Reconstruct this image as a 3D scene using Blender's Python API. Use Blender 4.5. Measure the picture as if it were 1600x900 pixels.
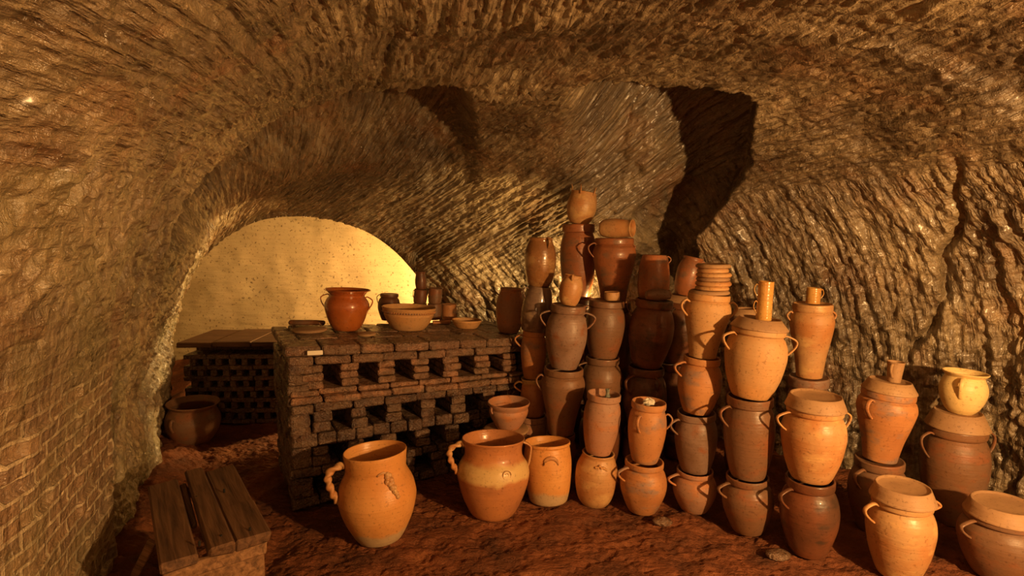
import bpy, math, random
import numpy as np
from mathutils import Vector, Matrix, Quaternion
for o in list(bpy.data.objects): bpy.data.objects.remove(o)
SC = bpy.context.scene; COL = SC.collection
random.seed(7)
PI = math.pi
# ---------------------------------------------------------------- camera
F = 850.0; TILT = math.atan(90.0/850.0); H = 1.75
cam = bpy.data.cameras.new('camera'); camo = bpy.data.objects.new('camera', cam); COL.objects.link(camo)
camo.location = (0, 0, H); camo.rotation_euler = (PI/2 - TILT, 0, 0)
cam.sensor_width = 36; cam.lens = F/1600*36; cam.clip_start = .05; cam.clip_end = 60
SC.camera = camo
def at(px, py, Y):
    """point of the place that stands Y metres into the cave on the sight line of a photo pixel"""
    xr = (px-800)/F; yu = (450-py)/F
    d = Vector((xr, math.cos(TILT)+yu*math.sin(TILT), -math.sin(TILT)+yu*math.cos(TILT)))
    k = Y/d.y
    return Vector((0, 0, H)) + d*k
def widen(px): return math.sqrt(1+((px-800)/F)**2)   # a round thing off the optical axis images wider by this
def depth(p): return p.y*math.cos(TILT) - (p.z-H)*math.sin(TILT)
# ---------------------------------------------------------------- light
SC.view_settings.view_transform = 'Standard'; SC.view_settings.look = 'None'
SC.view_settings.gamma = 1; SC.view_settings.use_curve_mapping = False
SC.view_settings.exposure = 0.0
w = bpy.data.worlds.new('World'); SC.world = w; w.use_nodes = True
w.node_tree.nodes['Background'].inputs[0].default_value = (1, .6, .3, 1)
w.node_tree.nodes['Background'].inputs[1].default_value = .002
def lamp(name, loc, energy, color, radius=.05, kind='POINT', target=None, cone=60, blend=.5):
    l = bpy.data.lights.new(name, kind); l.energy = energy; l.color = color; l.shadow_soft_size = radius
    o = bpy.data.objects.new(name, l); COL.objects.link(o); o.location = loc
    if kind == 'SPOT':
        l.spot_size = math.radians(cone); l.spot_blend = blend
        o.rotation_euler = (Vector(target)-Vector(loc)).to_track_quat('-Z', 'Y').to_euler()
    return o
WARM = (1, .56, .205)
lamp('key_lamp', (2.40, .20, 1.60), 560, WARM, .045)
lamp('fill_lamp', (-.5, -.3, 1.25), 9, (1, .54, .21), .10)
lamp('back_lamp', (-.32, 6.30, 1.25), 470, (1, .60, .20), .06)
lamp('added_wall_fill', (1.02, 4.40, 1.02), 210, (1, .60, .20), .03, 'SPOT', (.10, 5.15, 1.38), 84, .8)  # added unseen spot behind the stacks, brightens the rear right rock

# ---------------------------------------------------------------- helpers
def hash3(ix, iy, iz, seed):
    with np.errstate(over='ignore'):
        h = (ix.astype(np.int64)*374761393 + iy.astype(np.int64)*668265263 + iz.astype(np.int64)*2147483647 + seed*1274126177) & 0xffffffff
        h = ((h ^ (h >> 13))*1274126177) & 0xffffffff
        h = ((h ^ (h >> 16))*2246822519) & 0xffffffff
        h = h ^ (h >> 15)
    return (h & 0xffffff)/float(0xffffff)*2-1
def vn(x, y, z=None, seed=0):
    x = np.asarray(x, float); y = np.asarray(y, float)
    z = np.zeros_like(x) if z is None else np.asarray(z, float)
    ix, iy, iz = np.floor(x), np.floor(y), np.floor(z)
    fx, fy, fz = x-ix, y-iy, z-iz
    fx = fx*fx*(3-2*fx); fy = fy*fy*(3-2*fy); fz = fz*fz*(3-2*fz)
    r = 0
    for a in (0, 1):
        for b in (0, 1):
            for c in (0, 1):
                wgt = (fx if a else 1-fx)*(fy if b else 1-fy)*(fz if c else 1-fz)
                r = r + wgt*hash3(ix+a, iy+b, iz+c, seed)
    return r
def fbm(x, y, z=None, seed=0, octv=3):
    r = 0; a = 1; f = 1
    for i in range(octv):
        r = r + a*vn(x*f, y*f, None if z is None else z*f, seed+i*17); a *= .5; f *= 2.03
    return r
def sstep(a, b, x):
    t = np.clip((x-a)/(b-a), 0, 1); return t*t*(3-2*t)

def link(o, parent=None):
    COL.objects.link(o)
    if parent is not None: o.parent = parent
    return o
def mesh_obj(name, verts, faces, mat, parent=None, smooth=True):
    me = bpy.data.meshes.new(name); me.from_pydata([tuple(v) for v in verts], [], faces); me.update()
    if smooth: me.polygons.foreach_set('use_smooth', [True]*len(me.polygons))
    me.materials.append(mat)
    return link(bpy.data.objects.new(name, me), parent)
def grid_obj(name, P, UV, mat, flip=False):
    """P (n,m,3) array of points -> smooth quad grid"""
    n, m = P.shape[:2]
    idx = np.arange(n*m).reshape(n, m)
    a, b, c, d = idx[:-1, :-1], idx[1:, :-1], idx[1:, 1:], idx[:-1, 1:]
    q = np.stack([a, d, c, b] if flip else [a, b, c, d], -1).reshape(-1, 4)
    me = bpy.data.meshes.new(name)
    me.vertices.add(n*m); me.vertices.foreach_set('co', P.reshape(-1).astype(np.float32))
    me.loops.add(q.size); me.loops.foreach_set('vertex_index', q.reshape(-1).astype(np.int32))
    me.polygons.add(len(q)); me.polygons.foreach_set('loop_start', np.arange(0, q.size, 4, dtype=np.int32))
    me.polygons.foreach_set('loop_total', np.full(len(q), 4, dtype=np.int32))
    me.update(calc_edges=True); me.validate()
    me.polygons.foreach_set('use_smooth', np.ones(len(q), dtype=bool))
    uv = me.uv_layers.new(name='UVMap')
    uv.data.foreach_set('uv', UV.reshape(-1, 2)[q.reshape(-1)].reshape(-1).astype(np.float32))
    me.materials.append(mat)
    return link(bpy.data.objects.new(name, me))
def tag(o, label, cat, group=None):
    o['label'] = label; o['category'] = cat
    if group: o['group'] = group
    return o
def struct(o): o['kind'] = 'structure'; return o
def empty(name, loc, rot=None):
    o = bpy.data.objects.new(name, None); o.empty_display_size = .1; link(o); o.location = loc
    if rot is not None: o.rotation_mode = 'QUATERNION'; o.rotation_quaternion = rot
    return o

# ---------------------------------------------------------------- materials
class NT:
    def __init__(s, name):
        s.m = bpy.data.materials.new(name); s.m.use_nodes = True; s.t = s.m.node_tree
        s.b = s.t.nodes['Principled BSDF']
    def n(s, typ, **kw):
        o = s.t.nodes.new(typ)
        for k, v in kw.items():
            if isinstance(k, str) and k.startswith('i_'):
                key = k[2:]; key = int(key) if key.isdigit() else key.replace('_', ' ')
                if isinstance(v, bpy.types.NodeSocket): s.t.links.new(v, o.inputs[key])
                else: o.inputs[key].default_value = v
            else: setattr(o, k, v)
        return o
    def l(s, a, b): s.t.links.new(a, b)
    def ramp(s, fac, stops):
        r = s.n('ShaderNodeValToRGB'); s.l(fac, r.inputs[0])
        while len(r.color_ramp.elements) < len(stops): r.color_ramp.elements.new(.5)
        for e, (p, c) in zip(r.color_ramp.elements, stops):
            e.position = p; e.color = (*c, 1) if len(c) == 3 else c
        return r.outputs[0]
    def mix(s, fac, a, b, blend='MIX'):
        m = s.n('ShaderNodeMix', data_type='RGBA', blend_type=blend)
        for v, k in ((fac, 0), (a, 6), (b, 7)):
            if isinstance(v, bpy.types.NodeSocket): s.l(v, m.inputs[k])
            else: m.inputs[k].default_value = v if k == 0 else (*v, 1)
        return m.outputs[2]
    def math(s, op, a, b=0.0, c=None):
        m = s.n('ShaderNodeMath', operation=op)
        for i, v in enumerate((a, b) if c is None else (a, b, c)):
            if isinstance(v, bpy.types.NodeSocket): s.l(v, m.inputs[i])
            else: m.inputs[i].default_value = v
        return m.outputs[0]
    def noise(s, vec, scale, detail=3, rough=.55, dist=0):
        n = s.n('ShaderNodeTexNoise'); s.l(vec, n.inputs['Vector'])
        n.inputs['Scale'].default_value = scale; n.inputs['Detail'].default_value = detail
        n.inputs['Roughness'].default_value = rough; n.inputs['Distortion'].default_value = dist
        return n.outputs[0]
    def mapping(s, vec, sc=(1, 1, 1), loc=(0, 0, 0), rot=(0, 0, 0)):
        m = s.n('ShaderNodeMapping'); s.l(vec, m.inputs[0])
        m.inputs['Scale'].default_value = sc; m.inputs['Location'].default_value = loc; m.inputs['Rotation'].default_value = rot
        return m.outputs[0]
    def bump(s, h, strength, dist, prev=None):
        b = s.n('ShaderNodeBump'); s.l(h, b.inputs['Height'])
        b.inputs['Strength'].default_value = strength; b.inputs['Distance'].default_value = dist
        if prev is not None: s.l(prev, b.inputs['Normal'])
        return b.outputs[0]
    def out(s, color=None, rough=None, normal=None, **kw):
        for v, k in ((color, 'Base Color'), (rough, 'Roughness'), (normal, 'Normal')):
            if v is None: continue
            if isinstance(v, bpy.types.NodeSocket): s.l(v, s.b.inputs[k])
            else: s.b.inputs[k].default_value = (*v, 1) if k == 'Base Color' else v
        for k, v in kw.items():
            k = k.replace('_', ' ')
            if isinstance(v, bpy.types.NodeSocket): s.l(v, s.b.inputs[k])
            else: s.b.inputs[k].default_value = v
        return s.m

def rock_mat(name, kind):
    t = NT(name)
    uv = t.n('ShaderNodeUVMap').outputs[0]; pos = t.n('ShaderNodeNewGeometry').outputs['Position']
    big = t.noise(pos, 1.3, 4, .6)
    streak = t.noise(t.mapping(uv, (34, 3.0, 1) if kind in ('ceiling', 'back') else (4, 30, 1)), 1, 3, .6, .25)
    fine = t.noise(pos, 60, 3, .65)
    c = t.ramp(big, [(.3, (.11, .075, .045)), (.5, (.23, .17, .10)), (.7, (.42, .33, .20))])
    c2 = t.ramp(streak, [(.28, (.30, .24, .20)), (.55, (1, 1, 1)), (.8, (1.2, 1.15, 1.0))])
    c = t.mix(1, c, c2, 'MULTIPLY')
    red = t.ramp(t.noise(pos, 2.2, 4, .6, .5), [(.52, (0, 0, 0)), (.68, (1, 1, 1))])
    c = t.mix(t.math('MULTIPLY', red, .30), c, (.30, .12, .045))
    if kind == 'back':
        c = t.mix(.7, c, (.62, .50, .30))
        pits = t.ramp(t.noise(pos, 34, 2, .5), [(.28, (.35, .3, .25)), (.40, (1, 1, 1))])
        c = t.mix(1, c, pits, 'MULTIPLY')
        nb = t.bump(fine, .3, .01); nb = t.bump(streak, .3, .015, nb)
        return t.out(c, .8, nb)
    vor = t.n('ShaderNodeTexVoronoi', feature='F1'); t.l(t.mapping(uv, (42, 26, 1)), vor.inputs['Vector']); vor.inputs['Scale'].default_value = 1
    nb = t.bump(fine, .8, .014)
    nb = t.bump(streak, .3 if kind == 'left' else .8, .035, nb)
    nb = t.bump(vor.outputs['Distance'], .35, .02, nb)
    if kind == 'left':
        sx = t.n('ShaderNodeSeparateXYZ'); t.l(pos, sx.inputs[0])
        wob = t.noise(pos, 5, 3, .6)
        edge = t.math('ADD', sx.outputs[2], t.math('MULTIPLY', wob, .5))
        low = t.ramp(t.math('MULTIPLY', edge, .5), [(.60, (1, 1, 1)), (.76, (.15, .15, .15))])
        near = t.math('LESS_THAN', sx.outputs[1], 2.63)
        m = t.math('MULTIPLY', low, near)
        br = t.n('ShaderNodeTexBrick')
        t.l(t.mapping(uv, (1, 1, 1), rot=(0, 0, PI/2)), br.inputs['Vector'])
        dv = t.n('ShaderNodeCombineXYZ'); 
        yy = t.math('ADD', sx.outputs[1], t.math('MULTIPLY', wob, .02)); zz = t.math('ADD', sx.outputs[2], t.math('MULTIPLY', wob, .03))
        t.l(yy, dv.inputs[0]); t.l(zz, dv.inputs[1]); t.l(dv.outputs[0], br.inputs['Vector'])
        for k, v in (('Scale', 1.0), ('Mortar Size', .009), ('Mortar Smooth', .3), ('Brick Width', .17), ('Row Height', .066)): br.inputs[k].default_value = v
        br.inputs['Color1'].default_value = (.26, .17, .11, 1); br.inputs['Color2'].default_value = (.36, .23, .13, 1); br.inputs['Mortar'].default_value = (.62, .50, .33, 1)
        c = t.mix(t.math('MULTIPLY', m, .85), c, t.mix(.6, br.outputs[0], t.mix(1, br.outputs[0], c2, 'MULTIPLY')))
        grn = t.ramp(t.noise(pos, 3, 3, .5), [(.45, (0, 0, 0)), (.62, (1, 1, 1))])
        c = t.mix(t.math('MULTIPLY', grn, .35), c, (.22, .20, .09))
        nb = t.bump(t.math('MULTIPLY', br.outputs['Fac'], m), .6, .015, nb)
    rr = t.ramp(t.noise(pos, 18, 2, .5), [(.4, (.25, .25, .25)), (.62, (.55, .55, .55))])
    return t.out(c, rr, nb, Specular_IOR_Level=.9, Coat_Weight=.35 if kind != 'left' else .1, Coat_Roughness=.22)
M_CEIL = rock_mat('rock_ceiling', 'ceiling'); M_RIGHT = rock_mat('rock_right', 'right')
M_LEFT = rock_mat('rock_left', 'left'); M_BACK = rock_mat('rock_back', 'back')

t = NT('earth'); pos = t.n('ShaderNodeNewGeometry').outputs['Position']
c = t.ramp(t.noise(pos, 3, 5, .65), [(.3, (.07, .024, .010)), (.55, (.19, .060, .021)), (.75, (.30, .11, .04))])
nb = t.bump(t.noise(t.mapping(pos, (14, 34, 10)), 1, 5, .65), .8, .04)
nb = t.bump(t.noise(pos, 90, 3, .6), .5, .01, nb)
M_EARTH = t.out(c, .75, nb, Specular_IOR_Level=.3)

def brick_mat(name, base):
    t = NT(name); pos = t.n('ShaderNodeNewGeometry').outputs['Position']
    c = t.ramp(t.noise(pos, 9, 4, .65), [(.3, tuple(v*.45 for v in base)), (.52, base), (.7, tuple(min(1, v*1.7) for v in base))])
    rnd = t.noise(t.mapping(pos, (5, 5, 16)), 1, 1)
    c = t.mix(t.ramp(rnd, [(.45, (0, 0, 0)), (.6, (.8, .8, .8))]), c, (.18, .105, .06))
    nb = t.bump(t.noise(pos, 60, 3, .7), 1, .02); nb = t.bump(t.noise(pos, 14, 3, .6), .8, .04, nb)
    return t.out(c, t.ramp(t.noise(pos, 25, 2), [(.4, (.16, .16, .16)), (.6, (.5, .5, .5))]), nb, Specular_IOR_Level=.9)
M_BRICK = brick_mat('vitrified_brick', (.10, .052, .030)); M_DUST = brick_mat('dusty_brick', (.26, .13, .07))
M_SLAB = brick_mat('slab', (.20, .105, .06))
M_BRICK2 = brick_mat('far_brick', (.16, .085, .045))

def clay(name, c1, c2, c3=None, rough=.55, coat=0, scale=5, band=None, drip=None):
    t = NT(name); tc = t.n('ShaderNodeTexCoord').outputs['Object']
    rnd = t.n('ShaderNodeObjectInfo').outputs['Random']
    off = t.n('ShaderNodeCombineXYZ'); t.l(t.math('MULTIPLY', rnd, 31.0), off.inputs[0]); t.l(t.math('MULTIPLY', rnd, 17.0), off.inputs[2])
    v = t.n('ShaderNodeVectorMath', operation='ADD'); t.l(tc, v.inputs[0]); t.l(off.outputs[0], v.inputs[1]); v = v.outputs[0]
    c = t.mix(t.ramp(t.noise(v, scale, 3, .55), [(.35, (0, 0, 0)), (.65, (1, 1, 1))]), c1, c2)
    if c3: c = t.mix(t.ramp(t.noise(t.mapping(v, (1, 1, 1.6), (5, 3, 1)), scale*1.4, 3, .6), [(.52, (0, 0, 0)), (.66, (1, 1, 1))]), c, c3)
    if band:   # glaze or slip laid on between two heights, (z0, z1, colour)
        sx = t.n('ShaderNodeSeparateXYZ'); t.l(tc, sx.inputs[0])
        z = t.math('ADD', sx.outputs[2], t.math('MULTIPLY', t.math('SUBTRACT', t.noise(tc, 7, 2), .5), .10))
        m = t.math('MULTIPLY', t.ramp(t.math('MULTIPLY_ADD', z, 40, -band[0]*40+.5), [(0, (0, 0, 0)), (1, (1, 1, 1))]),
                   t.ramp(t.math('MULTIPLY_ADD', z, -40, band[1]*40+.5), [(0, (0, 0, 0)), (1, (1, 1, 1))]))
        c = t.mix(m, c, band[2])
    speck = t.ramp(t.noise(v, 70, 2, .5), [(.30, (.45, .4, .35)), (.40, (1, 1, 1))])
    c = t.mix(.6, c, t.mix(1, c, speck, 'MULTIPLY'))
    sm = t.ramp(t.noise(v, 11, 3, .6), [(.60, (0, 0, 0)), (.72, (1, 1, 1))])
    c = t.mix(t.math('MULTIPLY', sm, .25), c, tuple(v_*.55 for v_ in c1))
    rings = t.noise(t.mapping(tc, (1.5, 1.5, 75)), 1, 2, .5)
    nb = t.bump(rings, .25, .008); nb = t.bump(t.noise(v, 28, 3, .6), .22, .008, nb)
    return t.out(c, t.ramp(t.noise(v, 9, 2), [(.35, (rough-.1,)*3), (.65, (rough+.12,)*3)]), nb, Coat_Weight=coat, Coat_Roughness=.07, Specular_IOR_Level=.45)
OR = (.47, .205, .070); TAN = (.50, .30, .14); GB = (.19, .105, .062); RB = (.25, .095, .042); DK = (.10, .04, .018); YE = (.78, .56, .23); GV = (.27, .17, .125); PK = (.42, .20, .115)
CL = {
 'orange': clay('clay_orange', (.40, .165, .06), (.52, .24, .09), GV),
 'orange2': clay('clay_orange_tan', OR, TAN, (.60, .36, .15), .45),
 'tan': clay('clay_tan', TAN, (.55, .28, .10), None, .6),
 'grey': clay('clay_grey_brown', GB, GV, RB, .45),
 'brown': clay('clay_brown', (.21, .10, .048), GB, RB, .42),
 'red': clay('clay_red', RB, (.42, .14, .05), GB, .38, .1),
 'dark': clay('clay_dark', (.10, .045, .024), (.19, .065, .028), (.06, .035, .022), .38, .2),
 'pink': clay('clay_pink', PK, (.34, .19, .12), (.45, .18, .07), .6),
 'yellow': clay('clay_yellow', YE, (.80, .60, .28), None, .5),
 'lid': clay('clay_lid', (.40, .24, .12), (.33, .19, .10), None, .62),
 'glaze': clay('glaze_honey', (.45, .13, .025), (.38, .09, .02), None, .24, 1),
 'glazeD': clay('glaze_dark', (.30, .14, .05), (.20, .085, .03), (.38, .22, .09), .25, .9),
 'glazeG': clay('glaze_grey', (.19, .12, .085), (.13, .07, .045), (.30, .20, .12), .3, .6),
 'can': clay('enamel_gold', (.62, .36, .10), (.50, .24, .06), None, .22, .5),
 'slip': clay('slip_jar', (.52, .21, .07), (.42, .17, .07), None, .38, .3, band=(.25, .345, (.62, .42, .18))),
 'base': clay('pale_foot', (.60, .26, .07), (.66, .32, .10), None, .45, 0, band=(-.2, .08, (.50, .35, .20))),
}
t = NT('old_wood'); tc = t.n('ShaderNodeTexCoord').outputs['Object']
g = t.noise(t.mapping(tc, (3, 38, 38)), 1, 4, .6, .5)
c = t.ramp(g, [(.3, (.09, .045, .022)), (.5, (.22, .115, .055)), (.7, (.34, .19, .095))])
M_WOOD = t.out(c, .65, t.bump(g, .5, .01), Specular_IOR_Level=.3)
t = NT('dark_wood'); tc = t.n('ShaderNodeTexCoord').outputs['Object']
g = t.noise(t.mapping(tc, (3, 38, 38)), 1, 4, .6, .5)
c = t.ramp(g, [(.3, (.045, .022, .012)), (.5, (.12, .06, .03)), (.7, (.19, .10, .05))])
M_WOOD2 = t.out(c, .7, t.bump(g, .6, .01), Specular_IOR_Level=.3)
t = NT('paper'); M_PAPER = t.out((.78, .72, .60), .8)
t = NT('glass_bottle'); M_GLASS = t.out((.55, .6, .5), .08, None, Transmission_Weight=.7, IOR=1.45)
t = NT('iron'); M_IRON = t.out((.05, .045, .04), .5, None, Metallic=.8)

# ---------------------------------------------------------------- the cave shell
KY = [-2.6, 0, 1.0, 1.83, 2.62, 2.70, 3.3, 3.9, 4.6, 5.2, 5.70, 5.76, 6.2, 7.6]
XL = [-1.5, -1.55, -1.60, -1.72, -2.02, -2.12, -2.40, -2.66, -2.99, -3.38, -3.78, -4.6, -4.8, -4.9]
XR = [2.9, 3.05, 3.15, 3.2, 3.2, 3.2, 3.06, 2.45, 1.66, .78, -.64, .35, .5, .3]
HT = [2.7, 2.76, 2.78, 2.78, 2.78, 2.78, 2.78, 2.76, 2.64, 2.36, 1.97, 2.5, 2.5, 2.5]
EX = [3.0, 3.0, 3.0, 3.0, 3.0, 2.8, 2.7, 2.6, 2.4, 2.3, 2.2, 2.6, 2.8, 2.8]
ys = np.concatenate([np.linspace(-2.6, 1.0, 50)[:-1], np.linspace(1.0, 2.4, 150)[:-1], np.linspace(2.4, 5.2, 360)[:-1],
                     np.linspace(5.2, 5.70, 110)[:-1], np.linspace(5.70, 5.76, 8)[:-1], np.linspace(5.76, 7.6, 60)])
NT_ = 1150
def smooth_interp(y, X):
    v = np.interp(y, KY, X); 
    return v
xl, xr, ht, ex = (smooth_interp(ys, A) for A in (XL, XR, HT, EX))
# soften the plan everywhere except at the arch's own sharp edge
def soften(v):
    k = 12; pad = np.pad(v, k, mode='edge'); s = np.convolve(pad, np.ones(2*k+1)/(2*k+1), 'same')[k:-k]
    keep = np.where((ys > 5.45) | (np.abs(ys-2.66) < .12), 1, 0); return np.where(keep, v, s)
xr, ht, ex = soften(xr), soften(ht), soften(ex)
th = PI - PI*np.linspace(0, 1, NT_)          # left base -> crown -> right base
c_, s_ = np.cos(th), np.sin(th)
n_ = ex[:, None]; xc = ((xl+xr)/2)[:, None]; a_ = ((xr-xl)/2)[:, None]
X = xc + a_*np.sign(c_)*np.abs(c_)**(2/n_); Z = ht[:, None]*np.abs(s_)**(2/n_)
# even out the spacing round each section
for i in range(len(ys)):
    d = np.concatenate([[0], np.cumsum(np.hypot(np.diff(X[i]), np.diff(Z[i])))]); u = np.linspace(0, d[-1], NT_)
    X[i], Z[i] = np.interp(u, d, X[i]), np.interp(u, d, Z[i])
Z -= .08
Yg = np.repeat(ys[:, None], NT_, 1)
P = np.stack([X, Yg, Z], -1)
tt = np.linspace(0, 1, NT_)[None, :].repeat(len(ys), 0)
Lr = np.concatenate([[0], np.cumsum(np.hypot(np.diff(xr), np.diff(ys)))]); Ll = np.concatenate([[0], np.cumsum(np.hypot(np.diff(xl), np.diff(ys)))])
V = Ll[:, None]*(1-tt) + Lr[:, None]*tt
arc = np.concatenate([np.zeros((len(ys), 1)), np.cumsum(np.hypot(np.diff(X, axis=1), np.diff(Z, axis=1)), 1)], 1)
S = arc - arc[:, -1:]*.5
def normals(P):
    du = np.gradient(P, axis=0); dv = np.gradient(P, axis=1)
    n = np.cross(du, dv); n /= np.linalg.norm(n, axis=-1, keepdims=True)+1e-9
    return n
N = normals(P)
ctr = np.stack([np.repeat(xc, NT_, 1), Yg, np.full_like(X, 1.0)], -1)
sgn = np.sign(np.sum(N*(P-ctr), -1, keepdims=True)); N = N*np.where(sgn == 0, 1, sgn)   # outward
# outward recess behind the ragged lip of the front vault
wob = .10*fbm(X*2.2, Z*2.2, seed=3) + .035*fbm(X*9, Z*9, seed=5)
ylip_l = 3.50 - .32*np.clip((-.2-X)/1.6, 0, 1) + wob*.8
ylip_r = 3.56 + .12*sstep(1.3, 2.0, X) + 1.15*np.clip(2.50-Z, 0, .8)*sstep(.9, 1.6, X) + wob
mL = sstep(-2.7, -2.0, X)*(1-sstep(-.62, -.25, X))*sstep(1.6, 2.0, Z)
mR = sstep(.35, .9, X)*sstep(1.0, 1.5, Z)
wl = mL*sstep(0, .05, Yg-ylip_l)*(1-sstep(.7, 1.9, Yg-ylip_l))
wr = mR*sstep(0, .09, Yg-ylip_r)*(1-sstep(.5, 1.5, Yg-ylip_r))
D = .60*wl + .75*wr
# broken rock hanging between the two recesses
mM = np.exp(-((X+.02)/.42)**2)*np.exp(-((Yg-3.55)/.28)**2)
D -= mM*(.05 + .05*np.abs(fbm(X*7, Yg*7, seed=8)))
rightw = sstep(.70, .80, tt); leftw = 1-sstep(.20, .36, tt); ceil = np.clip(1-rightw-leftw, 0, 1)
fade = 1-sstep(5.66, 5.72, Yg)*.7
# chisel furrows: along the gallery overhead, upright on the right wall, slanting on the left
f_c = .017*vn(S*17+vn(S*2, V*1.2, seed=11)*.7, V*1.1, seed=12) + .013*vn(S*36, V*3.2, seed=13) + .011*vn(S*42, V*20, seed=14)
f_r = .020*vn(V*17, S*2.0+vn(V*2, S*3, seed=15), seed=16) + .017*vn(V*32, S*6, seed=17) + .014*vn(V*36, S*26, seed=18)
lump = sstep(1.9, .8, Z)
f_r = f_r + lump*(.028*vn(V*11, S*10, seed=19)+.02*vn(V*24, S*22, seed=20))
sl = S*.8+V*.6; sv = V*.8-S*.6
f_l = .016*vn(sl*4, sv*16, seed=21) + .014*vn(sl*9, sv*34, seed=22) + .010*vn(sl*34, sv*34, seed=25) + .018*fbm(S*7, V*7, seed=23)*sstep(1.0, 1.8, Z)
rdg = lambda q: 1-2*np.abs(q)
f_c = f_c*.8 + .012*rdg(vn(S*22, V*2.4, seed=70)) + .009*rdg(vn(S*48, V*14, seed=71))
f_r = f_r*.8 + .014*rdg(vn(V*20, S*2.6, seed=72)) + .010*rdg(vn(V*42, S*18, seed=73))
f_c = f_c + .006*rdg(vn(S*75, V*8, seed=74))
f_r = f_r + .006*rdg(vn(V*75, S*14, seed=75))
bm0 = leftw*(1-sstep(2.58, 2.64, Yg))*(1-sstep(1.2, 1.6, Z))
D = D + fade*(ceil*f_c + rightw*f_r + leftw*f_l*(1-.9*bm0)) + .045*fbm(X*1.6, Yg*1.6, Z*1.6, seed=24)*sstep(2.7, 3.0, Yg+.8*ceil+.8*rightw)
# bricks of the left wall in relief
row = np.floor(Z/.066); fx = (Yg + .02*vn(Yg*3, Z*3, seed=30))/.17 + .5*(row % 2); fz = Z/.066
mort = np.minimum(np.minimum(fx % 1, 1-fx % 1)*.17, np.minimum(fz % 1, 1-fz % 1)*.066)
bm = leftw*(1-sstep(2.58, 2.64, Yg))*(1-sstep(1.2, 1.6, Z+.2*vn(Yg*3, Z*3, seed=31)))
D = D + bm*(.010*sstep(.004, .010, mort)*0 + .012*hash3(np.floor(fx), row, row*0, 33))
# crack across the right wall
cl = (Yg-2.55) - (Z-.9)*-.0
crk = np.abs((V-Lr[np.searchsorted(ys, 3.55)]) + (Z-1.1)*.55 + .05*fbm(Z*4, Z*0, seed=41))
D = D + rightw*.07*np.exp(-(crk/.025)**2)*sstep(.8, 1.0, Z)*(1-sstep(2.1, 2.3, Z))
P = P + N*D[..., None]
UVs = np.stack([S, V], -1)
iL, iR = int(NT_*.235), int(NT_*.745)
struct(grid_obj('wall_left', P[:, :iL+1], UVs[:, :iL+1], M_LEFT))
struct(grid_obj('ceiling', P[:, iL:iR+1], UVs[:, iL:iR+1], M_CEIL))
struct(grid_obj('wall_right', P[:, iR:], UVs[:, iR:], M_RIGHT))
# back wall of the rear chamber, and the wall behind the photographer
def end_wall(name, y, x0, x1, z1, mat, amp, flip):
    gx, gz = np.meshgrid(np.linspace(x0, x1, 260), np.linspace(-.3, z1, 150), indexing='ij')
    gy = y + amp*fbm(gx*2, gz*2, seed=50) + amp*.25*vn(gx*5+gz*12, gz*26, seed=51)
    return struct(grid_obj(name, np.stack([gx, gy, gz], -1), np.stack([gz, gx], -1), mat, flip))
end_wall('wall_back', 7.3, -5.3, .9, 2.7, M_BACK, .014, False)
end_wall('wall_front', -2.4, -2.2, 3.4, 2.9, M_CEIL, .03, True)
# earth floor
gx, gy = np.meshgrid(np.linspace(-5.3, 3.6, 900), np.concatenate([np.linspace(-2.7, 2.0, 60)[:-1], np.linspace(2.0, 5.0, 330)[:-1], np.linspace(5, 7.7, 60)]), indexing='ij')
gz = -.016 + .014*fbm(gx*3, gy*3, seed=60) + .013*fbm(gx*10, gy*17, seed=61) + .009*np.abs(fbm(gx*26, gy*34, seed=62)) + .005*vn(gx*60, gy*60, seed=63)
gz += .10*np.exp(-((gx+1.0*0-(-2.02-(gy-2.6)*.46))/.22)**2)*sstep(2.0, 2.6, gy)      # earth banked against the left wall
gz = np.minimum(gz, np.where((gx > -1.5) & (gy > 2.6), .004, 1))
struct(grid_obj('floor', np.stack([gx, gy, gz], -1), np.stack([gx, gy], -1), M_EARTH))

# ---------------------------------------------------------------- lathe, tubes, boxes
def spline(pts, sub=5):
    out = []
    for i in range(len(pts)-1):
        p0 = pts[max(i-1, 0)]; p1 = pts[i]; p2 = pts[i+1]; p3 = pts[min(i+2, len(pts)-1)]
        for k in range(sub):
            t = k/sub
            out.append(tuple(.5*(2*b+(c-a)*t+(2*a-5*b+4*c-d)*t*t+(-a+3*b-3*c+d)*t**3) for a, b, c, d in zip(p0, p1, p2, p3)))
    out.append(pts[-1]); return out
def lathe(prof, seg=56, wob=0, seed=0, scallop=None):
    """prof (r,z) list from the axis below to the axis above; wob = hand-thrown unevenness"""
    V_, F_ = [], []; rg = random.Random(seed); a1, a2 = rg.random()*6, rg.random()*6
    for j, (r, z) in enumerate(prof):
        for i in range(seg):
            a = 2*PI*i/seg; k = 1+wob*math.sin(2*a+a1+z*4)+wob*.6*math.sin(3*a+a2+z*9)
            rr, zz = r*k, z
            if scallop: rr, zz = scallop(a, rr, zz)
            V_.append((rr*math.cos(a), rr*math.sin(a), zz))
    for j in range(len(prof)-1):
        for i in range(seg):
            a, b = j*seg+i, j*seg+(i+1) % seg
            F_.append((a, b, b+seg, a+seg))
    V_.append((0, 0, prof[0][1])); V_.append((0, 0, prof[-1][1])); n = len(V_)
    for i in range(seg):
        F_.append((n-2, (i+1) % seg, i)); k = (len(prof)-1)*seg; F_.append((n-1, k+i, k+(i+1) % seg))
    return V_, F_
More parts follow.
